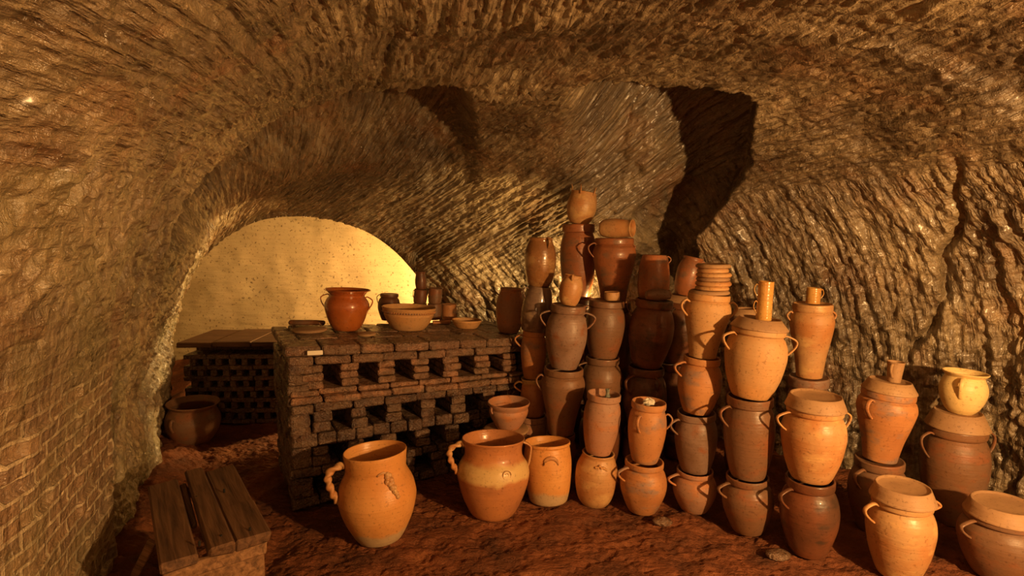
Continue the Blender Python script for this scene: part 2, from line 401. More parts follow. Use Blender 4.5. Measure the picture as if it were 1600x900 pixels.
def tube(path, ra, rb=None, seg=10, twist=0, up=Vector((0, 0, 1)), side=None):
    """tube with elliptical section along a list of points; ra across, rb through; radii may be functions of 0..1"""
    V_, F_ = [], []; n = len(path)
    for j, p in enumerate(path):
        p = Vector(p); tg = (Vector(path[min(j+1, n-1)])-Vector(path[max(j-1, 0)])).normalized()
        s = side.copy() if side is not None else (tg.cross(up) if abs(tg.dot(up)) < .95 else tg.cross(Vector((1, 0, 0)))); s.normalize()
        u = s.cross(tg).normalized(); q = j/(n-1)
        A = ra(q) if callable(ra) else ra; B = A if rb is None else (rb(q) if callable(rb) else rb)
        for i in range(seg):
            a = 2*PI*i/seg; k = 1 + (.30*math.cos(2*a+twist*q) if twist else 0)
            V_.append(p + s*math.cos(a)*A*k + u*math.sin(a)*B*k)
    for j in range(n-1):
        for i in range(seg):
            a, b = j*seg+i, j*seg+(i+1) % seg; F_.append((a, b, b+seg, a+seg))
    F_.append(tuple(range(seg))[::-1]); F_.append(tuple((n-1)*seg+i for i in range(seg)))
    return V_, F_
def merge(*parts):
    V_, F_ = [], []
    for v, f in parts:
        k = len(V_); V_ += list(v); F_ += [tuple(i+k for i in q) for q in f]
    return V_, F_
def box(x0, x1, y0, y1, z0, z1, bev=.006, jit=0.0, seed=None):
    """bevelled box with worn corners"""
    rg = random.Random(seed if seed is not None else random.random())
    c = [(x0+x1)/2, (y0+y1)/2, (z0+z1)/2]; h = [(x1-x0)/2, (y1-y0)/2, (z1-z0)/2]; b = min(bev, *(q*.45 for q in h))
    V_, id_ = [], {}
    for sx in (-1, 1):
        for sy in (-1, 1):
            for sz in (-1, 1):
                j = [rg.uniform(-jit, jit) for _ in range(3)]
                for ax in range(3):
                    p = [sx*(h[0]-b), sy*(h[1]-b), sz*(h[2]-b)]; p[ax] += (sx, sy, sz)[ax]*b
                    id_[(sx, sy, sz, ax)] = len(V_); V_.append(Vector([c[i]+p[i]+j[i] for i in range(3)]))
    F_ = []
    for ax in range(3):
        o = [i for i in range(3) if i != ax]
        for s in (-1, 1):
            q = []
            for a, bb in ((-1, -1), (1, -1), (1, 1), (-1, 1)):
                k = [0, 0, 0]; k[ax] = s; k[o[0]] = a; k[o[1]] = bb; q.append(id_[(*k, ax)])
            F_.append(tuple(q))
    for ax in range(3):      # edges along ax
        o = [i for i in range(3) if i != ax]
        for a in (-1, 1):
            for bb in (-1, 1):
                k0 = [0]*3; k0[o[0]] = a; k0[o[1]] = bb; k1 = k0[:]; k0[ax] = -1; k1[ax] = 1
                F_.append((id_[(*k0, o[0])], id_[(*k1, o[0])], id_[(*k1, o[1])], id_[(*k0, o[1])]))
    for sx in (-1, 1):
        for sy in (-1, 1):
            for sz in (-1, 1): F_.append(tuple(id_[(sx, sy, sz, a)] for a in range(3)))
    # face winding outward
    cc = Vector(c); G = []
    for f in F_:
        ctr_ = sum((V_[i] for i in f), Vector())/len(f); nn = (V_[f[1]]-V_[f[0]]).cross(V_[f[2]]-V_[f[0]])
        G.append(f if nn.dot(ctr_-cc) > 0 else f[::-1])
    return V_, G

# ---------------------------------------------------------------- pots
PR = {
 'crock': [(.60, 0), (.70, .08), (.88, .30), (.98, .52), (1, .64), (.96, .76), (.87, .85), (.79, .89), (.78, .90), (.84, .912), (.87, .93), (.87, .985)],
 'tall': [(.66, 0), (.75, .08), (.90, .28), (1, .52), (.99, .68), (.92, .80), (.84, .86), (.82, .88), (.90, .895), (.91, .92), (.91, .985)],
 'taper': [(.58, 0), (.62, .10), (.72, .30), (.88, .52), (.99, .70), (1, .78), (.93, .86), (.85, .89), (.90, .91), (.90, .985)],
 'belly': [(.60, 0), (.74, .12), (.94, .36), (1, .52), (.98, .66), (.88, .79), (.76, .855), (.74, .87), (.81, .885), (.83, .92), (.83, .985)],
 'jug': [(.56, 0), (.68, .08), (.88, .26), (.99, .43), (1, .52), (.94, .64), (.82, .745), (.775, .80), (.79, .90), (.81, .985)],
 'jug2': [(.56, 0), (.66, .06), (.86, .26), (.98, .46), (1, .56), (.95, .66), (.84, .745), (.80, .80), (.80, .88), (.84, .95), (.88, .985)],
 'cyl': [(.72, 0), (.80, .05), (.92, .25), (.99, .5), (1, .68), (.96, .86), (.93, .93), (.97, .955), (.97, .985)],
 'bag': [(.64, 0), (.80, .10), (.94, .30), (1, .52), (.96, .72), (.80, .88), (.74, .93), (.77, .985)],
 'inv': [(.86, 0), (.90, .06), (.97, .18), (1, .40), (.96, .62), (.88, .82), (.80, .93), (.74, .985)],
 'wide': [(.55, 0), (.62, .06), (.76, .28), (.86, .50), (.92, .66), (.90, .72), (.93, .75), (1, .96), (1, .985)],
 'flare': [(.52, 0), (.64, .08), (.80, .28), (.93, .50), (.95, .62), (.88, .74), (.76, .83), (.75, .87), (.86, .94), (1, .985)],
 'round': [(.50, 0), (.72, .12), (.92, .33), (1, .52), (.97, .68), (.84, .84), (.80, .89), (.92, .95), (.97, .985)],
 'mug': [(.80, 0), (.92, .05), (.98, .25), (1, .6), (.98, .9), (1, .985)],
 'can': [(.94, 0), (1, .02), (1, .3), (1, .7), (1, .985)],
 'cup': [(.72, 0), (.76, .05), (.84, .4), (.94, .85), (1, .985)],
 'vase': [(.75, 0), (.9, .10), (1, .35), (.98, .55), (.86, .78), (.82, .88), (.90, .985)],
 'spiky': [(.58, 0), (.68, .06), (.90, .26), (1, .50), (.98, .68), (.90, .86), (.84, .985)],
 'dish': [(.66, 0), (.74, .10), (.90, .50), (.93, .60), (1, .80), (1, .985)],
 'rbowl': [(.48, 0), (.60, .10), (.80, .36), (.92, .60), (.92, .72), (.90, .78), (.98, .90), (1, .985)],
 'bowl': [(.46, 0), (.52, .05), (.60, .14), (.70, .30), (.86, .62), (.94, .80), (.98, .86), (1, .985)],
}
def radius_at(prof, z):
    for (r0, z0), (r1, z1) in zip(prof, prof[1:]):
        if z0 <= z <= z1: return r0+(r1-r0)*(z-z0)/(z1-z0+1e-9)
    return prof[-1][0]
def body_mesh(kind, R, h, seed=0, thick=None, closed=False, scallop=None, wob=.008):
    th_ = thick or max(.006, R*.09)
    o = [(r*R, z*h) for r, z in spline(PR[kind], 5)]
    rt = o[-1][0]
    prof = [(o[0][0]*.5, .004), (o[0][0]*.93, 0)] + o + [(rt-th_*.35, h), (rt-th_*.8, h-.002), (rt-th_, h-th_*.6)]
    if closed: prof += [(rt*.5, h-th_*.7)]
    else:
        for r, z in reversed(spline(PR[kind], 2)[:-1]):
            if z*h > .03 and z < .93: prof.append((r*R-th_, z*h))
        prof += [(o[0][0]-th_*1.2, .022), (o[0][0]*.4, .018)]
    return lathe(prof, 56, wob, seed, scallop)
def strap(prof, phi, z1, z2, out, wd=.011, tk=.006, twist=0, up=.012, n=14):
    """loop handle in the radial plane phi from height z1 down to z2"""
    e = Vector((math.cos(phi), math.sin(phi), 0)); r1, r2 = radius_at(prof, z1), radius_at(prof, z2)
    rm = max(r1, r2)
    pts = [(r1-tk*.6, z1), (r1+out*.45, z1+up), (rm+out*.92, z1-(z1-z2)*.10), (rm+out*.95, z1-(z1-z2)*.42), (r2+out*.42, z1-(z1-z2)*.78), (r2-tk*.5, z2)]
    path = [e*r+Vector((0, 0, z)) for r, z in spline(pts, 12 if twist else 4)]
    return tube(path, wd if not twist else wd*.85, tk if not twist else wd*.85, 18 if twist else 10, twist, side=e.cross(Vector((0, 0, 1))))
def lid_mesh(Rf, Rt, h, inset=.010):
    """sloping collar-like lid with a sunken flat middle"""
    return lathe([(Rf*.6, 0), (Rf*.97, 0), (Rf, .004), (Rf*.985, .010), (Rt+(Rf-Rt)*.45, h*.62), (Rt*1.02, h), (Rt*.985, h+.001), (Rt*.955, h-inset*.6), (Rt*.9, h-inset), (Rt*.4, h-inset)], 56, .006)
def disc_mesh(R, h): return lathe([(R*.9, 0), (R, h*.3), (R, h*.7), (R*.93, h), (R*.4, h)], 40, .006)
UID = [0]
def pot(name, p0, p1, R, kind, mat, label, cat, hd=(), lid=None, group=None, closed=False, hmat=None, rotz=0., seed=None, extra=None, scallop=None, thick=None, wob=.008):
    """vessel standing on p0 with its mouth at p1; hd = handles (angle in degrees, z_top, z_bottom, out[, width, twist])"""
    UID[0] += 1
    ax = p1-p0; h = ax.length; rot = Vector((0, 0, 1)).rotation_difference(ax)
    lh = 0
    if lid: lh = lid[2]; h -= lh
    v, f = body_mesh(kind, R, h, UID[0], thick, closed or bool(lid), scallop, wob)
    multi = bool(hd) or bool(lid) or extra
    if multi:
        root = empty(name, p0, rot); root.empty_display_size = .05
        b = mesh_obj('body', v, f, CL[mat], root)
    else:
        root = mesh_obj(name, v, f, CL[mat]); root.location = p0; root.rotation_mode = 'QUATERNION'; root.rotation_quaternion = rot
    tag(root, label, cat, group)
    prof = [(r*R, z*h) for r, z in spline(PR[kind], 5)]
    for q in hd:
        phi, a, b_, out = q[:4]; wd = q[4] if len(q) > 4 else .011; tw = q[5] if len(q) > 5 else 0
        hv, hf = strap(prof, math.radians(phi), a*h, b_*h, out, wd, wd*.55, tw)
        mesh_obj('handle', hv, hf, CL[hmat or mat], root)
    if lid:
        lv, lf = lid_mesh(lid[0], lid[1], lh+.004); lo = mesh_obj('lid', lv, lf, CL[lid[3] if len(lid) > 3 else 'lid'], root); lo.location = (0, 0, h-.004)
    if extra: extra(root, prof, h)
    return root
def stack(Y, cx, pots, z0=0.):
    """pots: dicts bottom to top; cx/top/w are the centre, the mouth height and the width seen in the photo, all at depth Y"""
    p = at(cx, 700, Y); p.z = z0
    # keep the upright over the base point
    p = Vector(((cx-800)/F*depth(Vector((0, Y, z0))), Y, z0))
    for d in pots:
        q = at(d['cx'], d['top'], Y); sc = depth(q)/F
        sc2 = sc/widen(d['cx']); R = d['w']*.5*sc2
        lid = None
        if 'lid' in d: lw, tw, hp = d['lid'][:3]; lid = (lw*.5*sc2, tw*.5*sc2, hp*sc)+tuple(d['lid'][3:])
        pot(d.get('n', 'stoneware_jar'), p, q, R, d['k'], d['m'], d['l'], d.get('c', 'jar'), d.get('h', ()), lid, d.get('g'), d.get('closed', False), d.get('hm'), extra=d.get('x'))
        p = q
    return p
L_, R_ = 180, 0
def hL(a=188, t=.86, b=.64, o=.044, w_=.0125): return (a, t, b, o, w_)
def hR(a=-8, t=.86, b=.64, o=.044, w_=.0125): return (a, t, b, o, w_)
G1 = 'stacked salt glazed storage jars'

def clay_lump(root, prof, h):      # rough end of an applied rope on the shoulder
    parts = []
    for k in range(7):
        a = math.radians(-104+k*5.5); r = radius_at(prof, h*.84)+.004
        c = Vector((r*math.cos(a), r*math.sin(a), h*(.86-.012*abs(k-2))+random.uniform(-.006, .006)))
        v, f = lathe([(.004, -.008), (.009, -.004), (.010, .002), (.005, .008)], 8); parts.append(([Vector(q)+c for q in v], f))
    mesh_obj('clay_sprig', *merge(*parts), CL['tan'], root)
# A
stack(3.36, 928, [
 dict(cx=935, top=706, w=66, k='bag', m='orange2', h=(), x=clay_lump, l='pale orange jar on the floor with a knobbly clay sprig on its shoulder'),
 dict(cx=944, top=614, w=58, k='tall', m='pink', l='plain brownish pink upright jar with a glass bottle neck sticking out of its mouth')])
# B
stack(3.27, 1003, [
 dict(cx=1007, top=719, w=73, k='belly', m='orange', h=(hL(200),), l='bulging orange brown jar under the jar that holds crumpled paper'),
 dict(cx=1014, top=627, w=60, k='tall', m='orange', h=((232, .80, .55, .035, .010), (-20, .80, .58, .03, .010)), l='grey shouldered jar with orange lower half and crumpled paper in its open mouth')])
# C
stack(3.28, 1084, [
 dict(cx=1086, top=733, w=70, k='belly', m='pink', h=(hL(190),), l='round pinkish brown jar at the foot of the tall stack topped with clay rings'),
 dict(cx=1088, top=643, w=68, k='tall', m='grey', h=(hL(192),), l='mottled grey jar with one small left handle, second from the floor under the clay rings'),
 dict(cx=1097, top=557, w=70, k='belly', m='orange', h=(hL(190),), l='glossy orange brown rounded jar, third from the floor under the clay rings'),
 dict(cx=1108, top=459, w=74, k='taper', m='tan', h=(hL(190), hR(-5)), closed=True, l='tan jar tapering to a narrow foot, carrying the pile of clay rings')])
# D
topD = stack(3.04, 1168, [
 dict(cx=1168, top=742, w=82, k='belly', m='brown', h=(hL(190),), l='low dark brown jar on the floor under the lidded jar with two gold mugs'),
 dict(cx=1172, top=618, w=82, k='tall', m='brown', h=(hL(190),), l='tall mottled brown jar in the middle of the stack carrying two gold mugs'),
 dict(cx=1188, top=497, w=100, k='crock', m='tan', h=(hL(186, .88, .66, .04), hR(-6, .88, .62, .05, .010)), lid=(94, 66, 15), l='big two-handled tan jar with flat lid carrying two stacked gold mugs')])
# E
stack(2.82, 1262, [
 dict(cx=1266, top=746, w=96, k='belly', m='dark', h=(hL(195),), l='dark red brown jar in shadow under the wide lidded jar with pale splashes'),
 dict(cx=1275, top=617, w=105, k='crock', m='orange2', h=(hL(184, .90, .68, .05, .010), hR(6, .90, .62, .05, .010)), lid=(100, 82, 19), l='broad two-handled tan and orange jar with a sloping lid and pale drip marks')])
# F
topF = stack(3.42, 1262, [
 dict(cx=1262, top=720, w=70, k='tall', m='dark', l='dark jar on the floor at the foot of the stack with a brown mug'),
 dict(cx=1264, top=588, w=72, k='tall', m='grey', closed=True, l='grey rimmed jar mostly hidden behind the wide lidded jar, under the bright orange jar'),
 dict(cx=1270, top=474, w=72, k='taper', m='orange2', h=(hL(170, .86, .76, .02), hR(0, .86, .76, .02)), closed=True, l='bright orange tapering jar with a small brown mug on top')])
# G
topG = stack(3.05, 1368, [
 dict(cx=1374, top=716, w=98, k='belly', m='brown', h=(hL(200),), closed=True, l='squat brown jar in shadow under the orange jar with a pale cup on its lid'),
 dict(cx=1391, top=594, w=98, k='taper', m='orange', h=((206, .86, .62, .05, .012),), lid=(92, 68, 16), l='orange one-handled jar with sloping lid and a small pale cup on top')])
# H
topH = stack(3.15, 1484, [
 dict(cx=1497, top=642, w=116, k='crock', m='brown', h=(hL(184, .92, .68, .05, .011), hR(0, .92, .62, .06, .012)), lid=(108, 78, 24), l='large brown two-handled lidded jar with two pale thumb spots, below the small yellow pot')])
# I
stack(2.63, 1402, [
 dict(cx=1411, top=758, w=116, k='crock', m='orange2', h=(hL(186, .92, .70, .05, .012), hR(-4, .94, .84, .05, .012)), lid=(110, 88, 21), l='large bright orange lidded jar nearest the camera, with a wide sloping flat-topped lid')])
# J
stack(2.62, 1560, [
 dict(cx=1568, top=785, w=148, k='crock', m='brown', h=(hL(186, .90, .66, .05, .012),), lid=(134, 106, 20), l='very wide brown lidded jar cut off by the right edge of the photo')])
# K
topK = stack(3.90, 832, [
 dict(cx=833, top=648, w=46, k='tall', m='pink', l='pink jar on the floor beside the dark kiln end, foot of the leftmost stack'),
 dict(cx=832, top=590, w=40, k='vase', m='slip', h=(hL(180),), l='small jar with a yellowish glaze patch, second from floor in the leftmost stack'),
 dict(cx=835, top=516, w=40, k='tall', m='orange', h=(hL(180),), l='slim orange one-handled jar below the shiny grey jar in the leftmost stack'),
 dict(cx=843, top=447, w=48, k='inv', m='glazeG', h=((200, .92, .72, .02),), l='shiny grey glazed jar between the slim orange jar and the upside-down glazed pot'),
 dict(cx=845, top=371, w=50, k='bag', m='glazeD', h=((-60, .97, .78, .012, .010),), closed=True, l='shiny dark honey glazed pot topmost of the leftmost stack')])
# M
topM = stack(3.66, 874, [
 dict(cx=876, top=676, w=50, k='tall', m='dark', l='dark shadowed jar at the foot of the stack topped by the cracked orange jug'),
 dict(cx=881, top=574, w=68, k='taper', m='brown', h=(hL(185),), l='brown tapering jar with one small left handle, directly under the bulging grey brown jar'),
 dict(cx=888, top=476, w=66, k='belly', m='grey', h=(hL(185), hR(-5)), closed=True, l='bulging grey brown two-handled jar carrying the small cracked orange jug'),
 dict(cx=896, top=430, w=36, k='bag', m='orange2', h=((-100, .97, .84, .008, .007),), closed=True, n='small_jug', c='jug', l='small cracked orange jug sitting on the bulging grey brown jar')])
# N
topN = stack(3.88, 936, [
 dict(cx=938, top=640, w=66, k='tall', m='dark', l='dark jar hidden low behind the pinkish jar with the glass bottle neck'),
 dict(cx=942, top=557, w=63, k='belly', m='brown', h=(hL(190),), l='brown jar with a bright left handle under the jar with an orange stopper'),
 dict(cx=948, top=469, w=62, k='tall', m='brown', h=(hL(186),), closed=True, l='shiny brown jar with left handle and a broken orange clay stopper on top')])
# O front of the high ones
topO = stack(4.22, 958, [
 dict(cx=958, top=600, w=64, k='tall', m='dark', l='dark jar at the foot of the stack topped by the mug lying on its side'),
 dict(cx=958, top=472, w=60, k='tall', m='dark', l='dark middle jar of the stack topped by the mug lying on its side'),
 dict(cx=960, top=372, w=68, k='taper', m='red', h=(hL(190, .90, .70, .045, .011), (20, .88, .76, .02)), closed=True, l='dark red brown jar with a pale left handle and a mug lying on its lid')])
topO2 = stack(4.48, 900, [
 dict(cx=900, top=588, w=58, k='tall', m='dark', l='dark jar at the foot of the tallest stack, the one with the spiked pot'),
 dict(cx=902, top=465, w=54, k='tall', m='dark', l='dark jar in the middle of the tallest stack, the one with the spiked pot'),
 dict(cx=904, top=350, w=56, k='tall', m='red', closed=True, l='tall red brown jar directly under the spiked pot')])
# P
topP = stack(3.86, 1004, [
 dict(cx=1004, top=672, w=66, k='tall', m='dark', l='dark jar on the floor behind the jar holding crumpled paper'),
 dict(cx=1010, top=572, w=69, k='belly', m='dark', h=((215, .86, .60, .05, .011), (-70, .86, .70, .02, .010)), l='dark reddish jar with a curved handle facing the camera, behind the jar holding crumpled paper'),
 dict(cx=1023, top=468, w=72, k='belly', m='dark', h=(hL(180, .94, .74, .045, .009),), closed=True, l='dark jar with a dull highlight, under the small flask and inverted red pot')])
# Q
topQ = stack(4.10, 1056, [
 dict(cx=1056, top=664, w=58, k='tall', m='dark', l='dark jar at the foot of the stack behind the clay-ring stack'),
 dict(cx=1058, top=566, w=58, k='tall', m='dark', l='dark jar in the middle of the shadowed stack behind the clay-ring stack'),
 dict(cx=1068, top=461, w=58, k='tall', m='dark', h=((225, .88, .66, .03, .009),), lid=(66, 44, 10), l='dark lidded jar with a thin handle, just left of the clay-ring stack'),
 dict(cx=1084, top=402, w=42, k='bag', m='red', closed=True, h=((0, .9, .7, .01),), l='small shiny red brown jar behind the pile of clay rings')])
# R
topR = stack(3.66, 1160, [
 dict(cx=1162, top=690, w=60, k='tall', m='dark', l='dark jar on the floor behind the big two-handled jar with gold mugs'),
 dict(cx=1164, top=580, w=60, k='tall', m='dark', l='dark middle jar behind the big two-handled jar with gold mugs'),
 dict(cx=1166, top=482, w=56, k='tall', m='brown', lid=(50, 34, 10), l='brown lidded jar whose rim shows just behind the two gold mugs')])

# things standing on the stacks
def small(name, px0, y0, y1, w_, Y, kind, mat, label, cat, hd=(), z=None, **kw):
    p = at(px0, y0, Y)
    if z is not None: p.z = z
    q = at(kw.pop('px1', px0), y1, Y); sc = depth(q)/F
    return pot(name, p, q, w_*.5*sc, kind, mat, label, cat, hd, **kw)
def spikes(a, r, z):
    return r*(1+.05*max(0, z/.2)), z
def crown(root, prof, h):
    parts = []
    for k in range(5):
        a = 2*PI*k/5+.5; r = prof[-1][0]*.93; p = Vector((r*math.cos(a), r*math.sin(a), h-.01)); d = Vector((math.cos(a)*.28, math.sin(a)*.28, 1)).normalized()
        mesh_obj('spike', *tube([p-d*.01, p+d*.015, p+d*.04, p+d*.062], lambda q: .030*(1-q)+.002, lambda q: .009*(1-q)+.002, 8), CL['orange2'], root)
pt = topO2; top = at(913, 300, 4.48)
pot('spiked_pot', Vector(pt), top, 23*depth(top)/F, 'spiky', 'orange2', 'pale orange pot with spiky torn rim, highest object of the whole pile', 'pot', extra=crown)
# broken clay stopper
small('clay_stopper', 956, 469, 456, 24, 3.88, 'mug', 'orange2', 'broken orange clay stopper on the shiny brown jar', 'stopper', z=topN.z, closed=True)
# lying mug
def lying(name, pc, R, Ln, kind, mat, label, cat, yaw, hd=()):
    root = empty(name, pc); root.rotation_mode = 'QUATERNION'
    d = Vector((math.cos(yaw), math.sin(yaw), 0)); root.rotation_quaternion = Vector((0, 0, 1)).rotation_difference(d)
    v, f = body_mesh(kind, R, Ln); mesh_obj('body', v, f, CL[mat], root); tag(root, label, cat)
    prof = [(r*R, z*Ln) for r, z in spline(PR[kind], 5)]
    for phi in hd: mesh_obj('handle', *strap(prof, math.radians(phi), .93*Ln, .55*Ln, .020, .007, .004, up=.004), CL[mat], root)
    return root
s = 4.22/F
lying('mug', Vector((topO.x-.105, topO.y-.03, topO.z+15*s*1.0)), 15*s, 50*s, 'vase', 'orange2', 'orange mug lying on its side on the dark red jar, mouth to the right', 'mug', -.55, (20,))
s = 3.7/F
lying('flask', Vector((topP.x-.085, topP.y-.095, topP.z+.044)), .043, .17, 'bag', 'grey', 'small brown flask lying in front of the inverted red pot', 'flask', .12)
q0 = Vector((topP.x, topP.y+.055, topP.z)); q1 = at(1023, 398, 3.92)
pot('stoneware_pot', q0, q1, 25*3.85/F, 'inv', 'red', 'red brown pot standing upside down behind the small lying flask', 'pot', closed=True, hd=((5, .93, .80, .02, .008),))
# gold mugs
mg = Vector((topD.x+.018, topD.y, topD.z-.009)); sc = 3.04/F
m1 = mg+Vector((.003, 0, 31*sc)); m2 = m1+Vector((.004, 0, 30*sc))
pot('mug', mg, m1, 11.5*sc, 'can', 'can', 'lower of the two gold mugs stacked on the big tan jar', 'mug', ((178, .85, .30, .020, .005),), group='gold mugs stacked in a tower', closed=True, hmat='can')
pot('mug', m1, m2, 11.5*sc, 'can', 'can', 'upper of the two gold mugs stacked on the big tan jar', 'mug', ((170, .72, .15, .020, .005),), group='gold mugs stacked in a tower', hmat='can')
mg = Vector((topF.x, topF.y, topF.z)); sc = 3.4/F
pot('mug', mg, mg+Vector((.003, 0, 25*sc)), 10.5*sc, 'can', 'can', 'single small brown mug on the bright orange tapering jar', 'mug', ((-5, .8, .3, .018, .005),), hmat='can')
sc = 3.05/F; mg = Vector((topG.x+.02, topG.y, topG.z-.009))
pot('cup', mg, mg+Vector((.006, 0, 33*sc)), 12.5*sc, 'cup', 'lid', 'small pale clay cup on the lid of the orange one-handled jar', 'cup', ((215, .80, .25, .018, .007),))
sc = 3.2/F; mg = Vector((topH.x+.012, topH.y, topH.z-.009))
pot('honey_pot', mg, mg+Vector((.012, 0, 66*sc)), 31*sc, 'round', 'yellow', 'small bright yellow pot with a side handle on the large brown jar', 'pot', ((225, .84, .42, .028, .011),))
# pile of clay rings on C
pC = at(1108, 459, 3.28); sc = 3.28/F; z = pC.z
for i, (rw, hh, dx) in enumerate(((31, 6, 0), (26, 6, 4), (27, 7, 6), (25, 6, 5), (27, 6, 6), (24, 7, 4), (27, 6, 5))):
    R = rw*sc; h = hh*sc*1.04
    v, f = lathe([(R*.55, 0), (R*.93, 0), (R, h*.3), (R*.99, h*.6), (R*.90, h*.97), (R*.82, h), (R*.72, h*.8), (R*.5, h*.75), (R*.3, h*.75)], 44, .012, i)
    o = mesh_obj('clay_ring', v, f, CL[('lid', 'tan', 'orange2')[i % 3]]); o.location = (pC.x+dx*sc, pC.y, z); z += h+.001
    o.rotation_euler = (0, 0, i)
    tag(o, ['widest clay dish at the bottom of the pile on the tapering tan jar', 'second clay dish from the bottom of the pile on the tan jar', 'third clay dish from the bottom of the pile on the tan jar',
            'middle clay dish of the seven piled on the tan jar', 'third clay dish from the top of the pile on the tan jar', 'second clay dish from the top of the pile on the tan jar',
            'topmost clay dish of the pile on the tan jar'][i], 'dish', 'clay dishes piled on the tan jar')
# bottle neck and paper in the open jars
pA = at(944, 614, 3.36)
v, f = lathe([(.018, -.20), (.026, -.18), (.026, -.05), (.020, -.02), (.012, 0), (.011, .022), (.014, .024), (.014, .034), (.009, .034), (.008, .02)], 24)
o = mesh_obj('glass_bottle', v, f, M_GLASS); o.location = (pA.x+.022, pA.y, pA.z-.008+.0); tag(o, 'clear glass bottle neck poking out of the plain pinkish jar', 'bottle')
pB = at(1014, 627, 3.27); rg = random.Random(4); V_, F_ = lathe([(.012, -.02), (.030, -.012), (.038, .0), (.030, .014), (.012, .022)], 14)
V_ = [Vector(q)*rg.uniform(.75, 1.25) for q in V_]; o = mesh_obj('crumpled_paper', V_, F_, M_PAPER, smooth=False); o.location = (pB.x+.0, pB.y, pB.z-.004); tag(o, 'crumpled whitish paper stuffed in the mouth of a grey and orange jar', 'paper')

# ---------------------------------------------------------------- pots on the floor at the centre
def sprig(root, prof, h):      # applied bunch of grapes with its leaf stalk
    parts = []
    cxa = -56
    for (du, dz, r) in ((0, .00, .010), (5.5, -.014, .010), (-2, -.018, .009), (2, -.028, .010), (6, -.026, .009), (4, -.042, .010), (8, -.044, .008), (6.5, -.058, .009), (9, -.070, .008), (10, -.084, .007), (0, .012, .009), (4, .006, .009)):
        a = math.radians(cxa+du); z = h*.79+dz*1.25; R = radius_at(prof, z)+.003; r *= 1.8
        v, f = lathe([(.3*r, -r), (.8*r, -.6*r), (r, 0), (.8*r, .6*r), (.3*r, r)], 10); parts.append(([Vector(q)+Vector((R*math.cos(a), R*math.sin(a), z)) for q in v], f))
    pth = []
    for k in range(9):
        a = math.radians(cxa-18+k*2.6); z = h*.79+.014+.016*math.sin(k/8*PI); R = radius_at(prof, z)+.002; pth.append(Vector((R*math.cos(a), R*math.sin(a), z)))
    parts.append(tube(pth, .006, .006, 8)); mesh_obj('grape_sprig', *merge(*parts), CL['orange2'], root)
def medal(root, prof, h):
    a = math.radians(-66); z = h*.64; R = radius_at(prof, z); e = Vector((math.cos(a), math.sin(a), .1)); s_ = Vector((-math.sin(a), math.cos(a), 0)); u = e.cross(s_)*-1
    c = Vector((R*math.cos(a), R*math.sin(a), z))
    pts = [c+s_*math.cos(k/20*2*PI)*.026+Vector((0, 0, 1))*math.sin(k/20*2*PI)*.026+e*.001 for k in range(21)]
    parts = [tube(pts, .0022, .0022, 6, side=e)]
    for k in range(8):
        b = k*PI/4; q = c+s_*math.cos(b)*.010+Vector((0, 0, 1))*math.sin(b)*.010; v, f = lathe([(.001, -.003), (.003, 0), (.001, .003)], 6); parts.append(([Vector(w_)+q for w_ in v], f))
    mesh_obj('medallion', *merge(*parts), CL['tan'], root)
def arch_sprig(root, prof, h):
    pth = []
    for k in range(13):
        b = PI*k/12; a = math.radians(-86+17*math.cos(b)); z = h*.70+.045*math.sin(b); R = radius_at(prof, z)+.003; pth.append(Vector((R*math.cos(a), R*math.sin(a), z)))
    mesh_obj('lug', *tube(pth, lambda q: .004+.006*math.sin(PI*q), lambda q: .004+.010*math.sin(PI*q), 8), CL['orange2'], root)
def floorpot(cx0, cx1, ytop, w_, Y, kind, mat, label, hd=(), extra=None, n='stoneware_jug', c='jug', lean_y=0., hmat=None):
    p = Vector(((cx0-800)/F*depth(Vector((0, Y, 0))), Y, 0)); q = at(cx1, ytop, Y+lean_y); return pot(n, p, q, w_*.5*depth(q)/F/widen(cx0), kind, mat, label, c, hd, extra=extra, hmat=hmat, thick=.008)
floorpot(594, 586, 703, 124, 2.96, 'jug', 'base', 'big orange jug with twisted handle and grape sprig, on the floor before the brick kiln', ((208, .88, .50, .042, .021, 44),), sprig, hmat='orange2', lean_y=.03)
floorpot(770, 771, 683, 112, 3.22, 'jug2', 'slip', 'brown jug with pale slip band, round seal and rope handle, beside the handleless open pot', ((196, .92, .56, .050, .018, 44), (8, .90, .60, .014, .014)), medal, hmat='orange2', lean_y=.05)
floorpot(857, 855, 689, 74, 3.38, 'cyl', 'base', 'straight sided orange open pot with an arched lug, right of the pale banded jug', (), arch_sprig, n='open_pot', c='pot', lean_y=.05)
# bowl on an upturned dish/pot beside the kiln
yb = 3.66; pb = Vector(((790-800)/F*depth(Vector((0, yb, 0))), yb, 0)); q = at(791, 672, yb)
pot('flat_pot', pb, q, 40*depth(q)/F, 'inv', 'dark', 'dark upturned pot supporting the spouted bowl next to the kiln', 'pot', closed=True)
q2 = at(794, 668, yb); q2.z = q.z+.015; v, f = disc_mesh(36*depth(q)/F, .015); o = mesh_obj('clay_dish', v, f, CL['lid']); o.location = q; tag(o, 'thin clay dish under the spouted bowl beside the kiln', 'dish')
q3 = at(795, 627, yb)
pot('spouted_bowl', q2, q3, 33*depth(q3)/F, 'rbowl', 'pink', 'brown clay bowl with a small lug, raised on an upturned pot beside the kiln', 'bowl', ((215, .84, .66, .008, .012),), thick=.008)
# large dark jar far left
pl = Vector(((302-800)/F*depth(Vector((0, 4.35, 0))), 4.35, .0)); q = at(302, 628, 4.35)
pot('cauldron', pl, q, 39*depth(q)/F, 'round', 'brown', 'round brown pot with a wide mouth on the floor by the far left brick structure', 'pot', ((-105, .70, .45, .018, .014),), thick=.01)

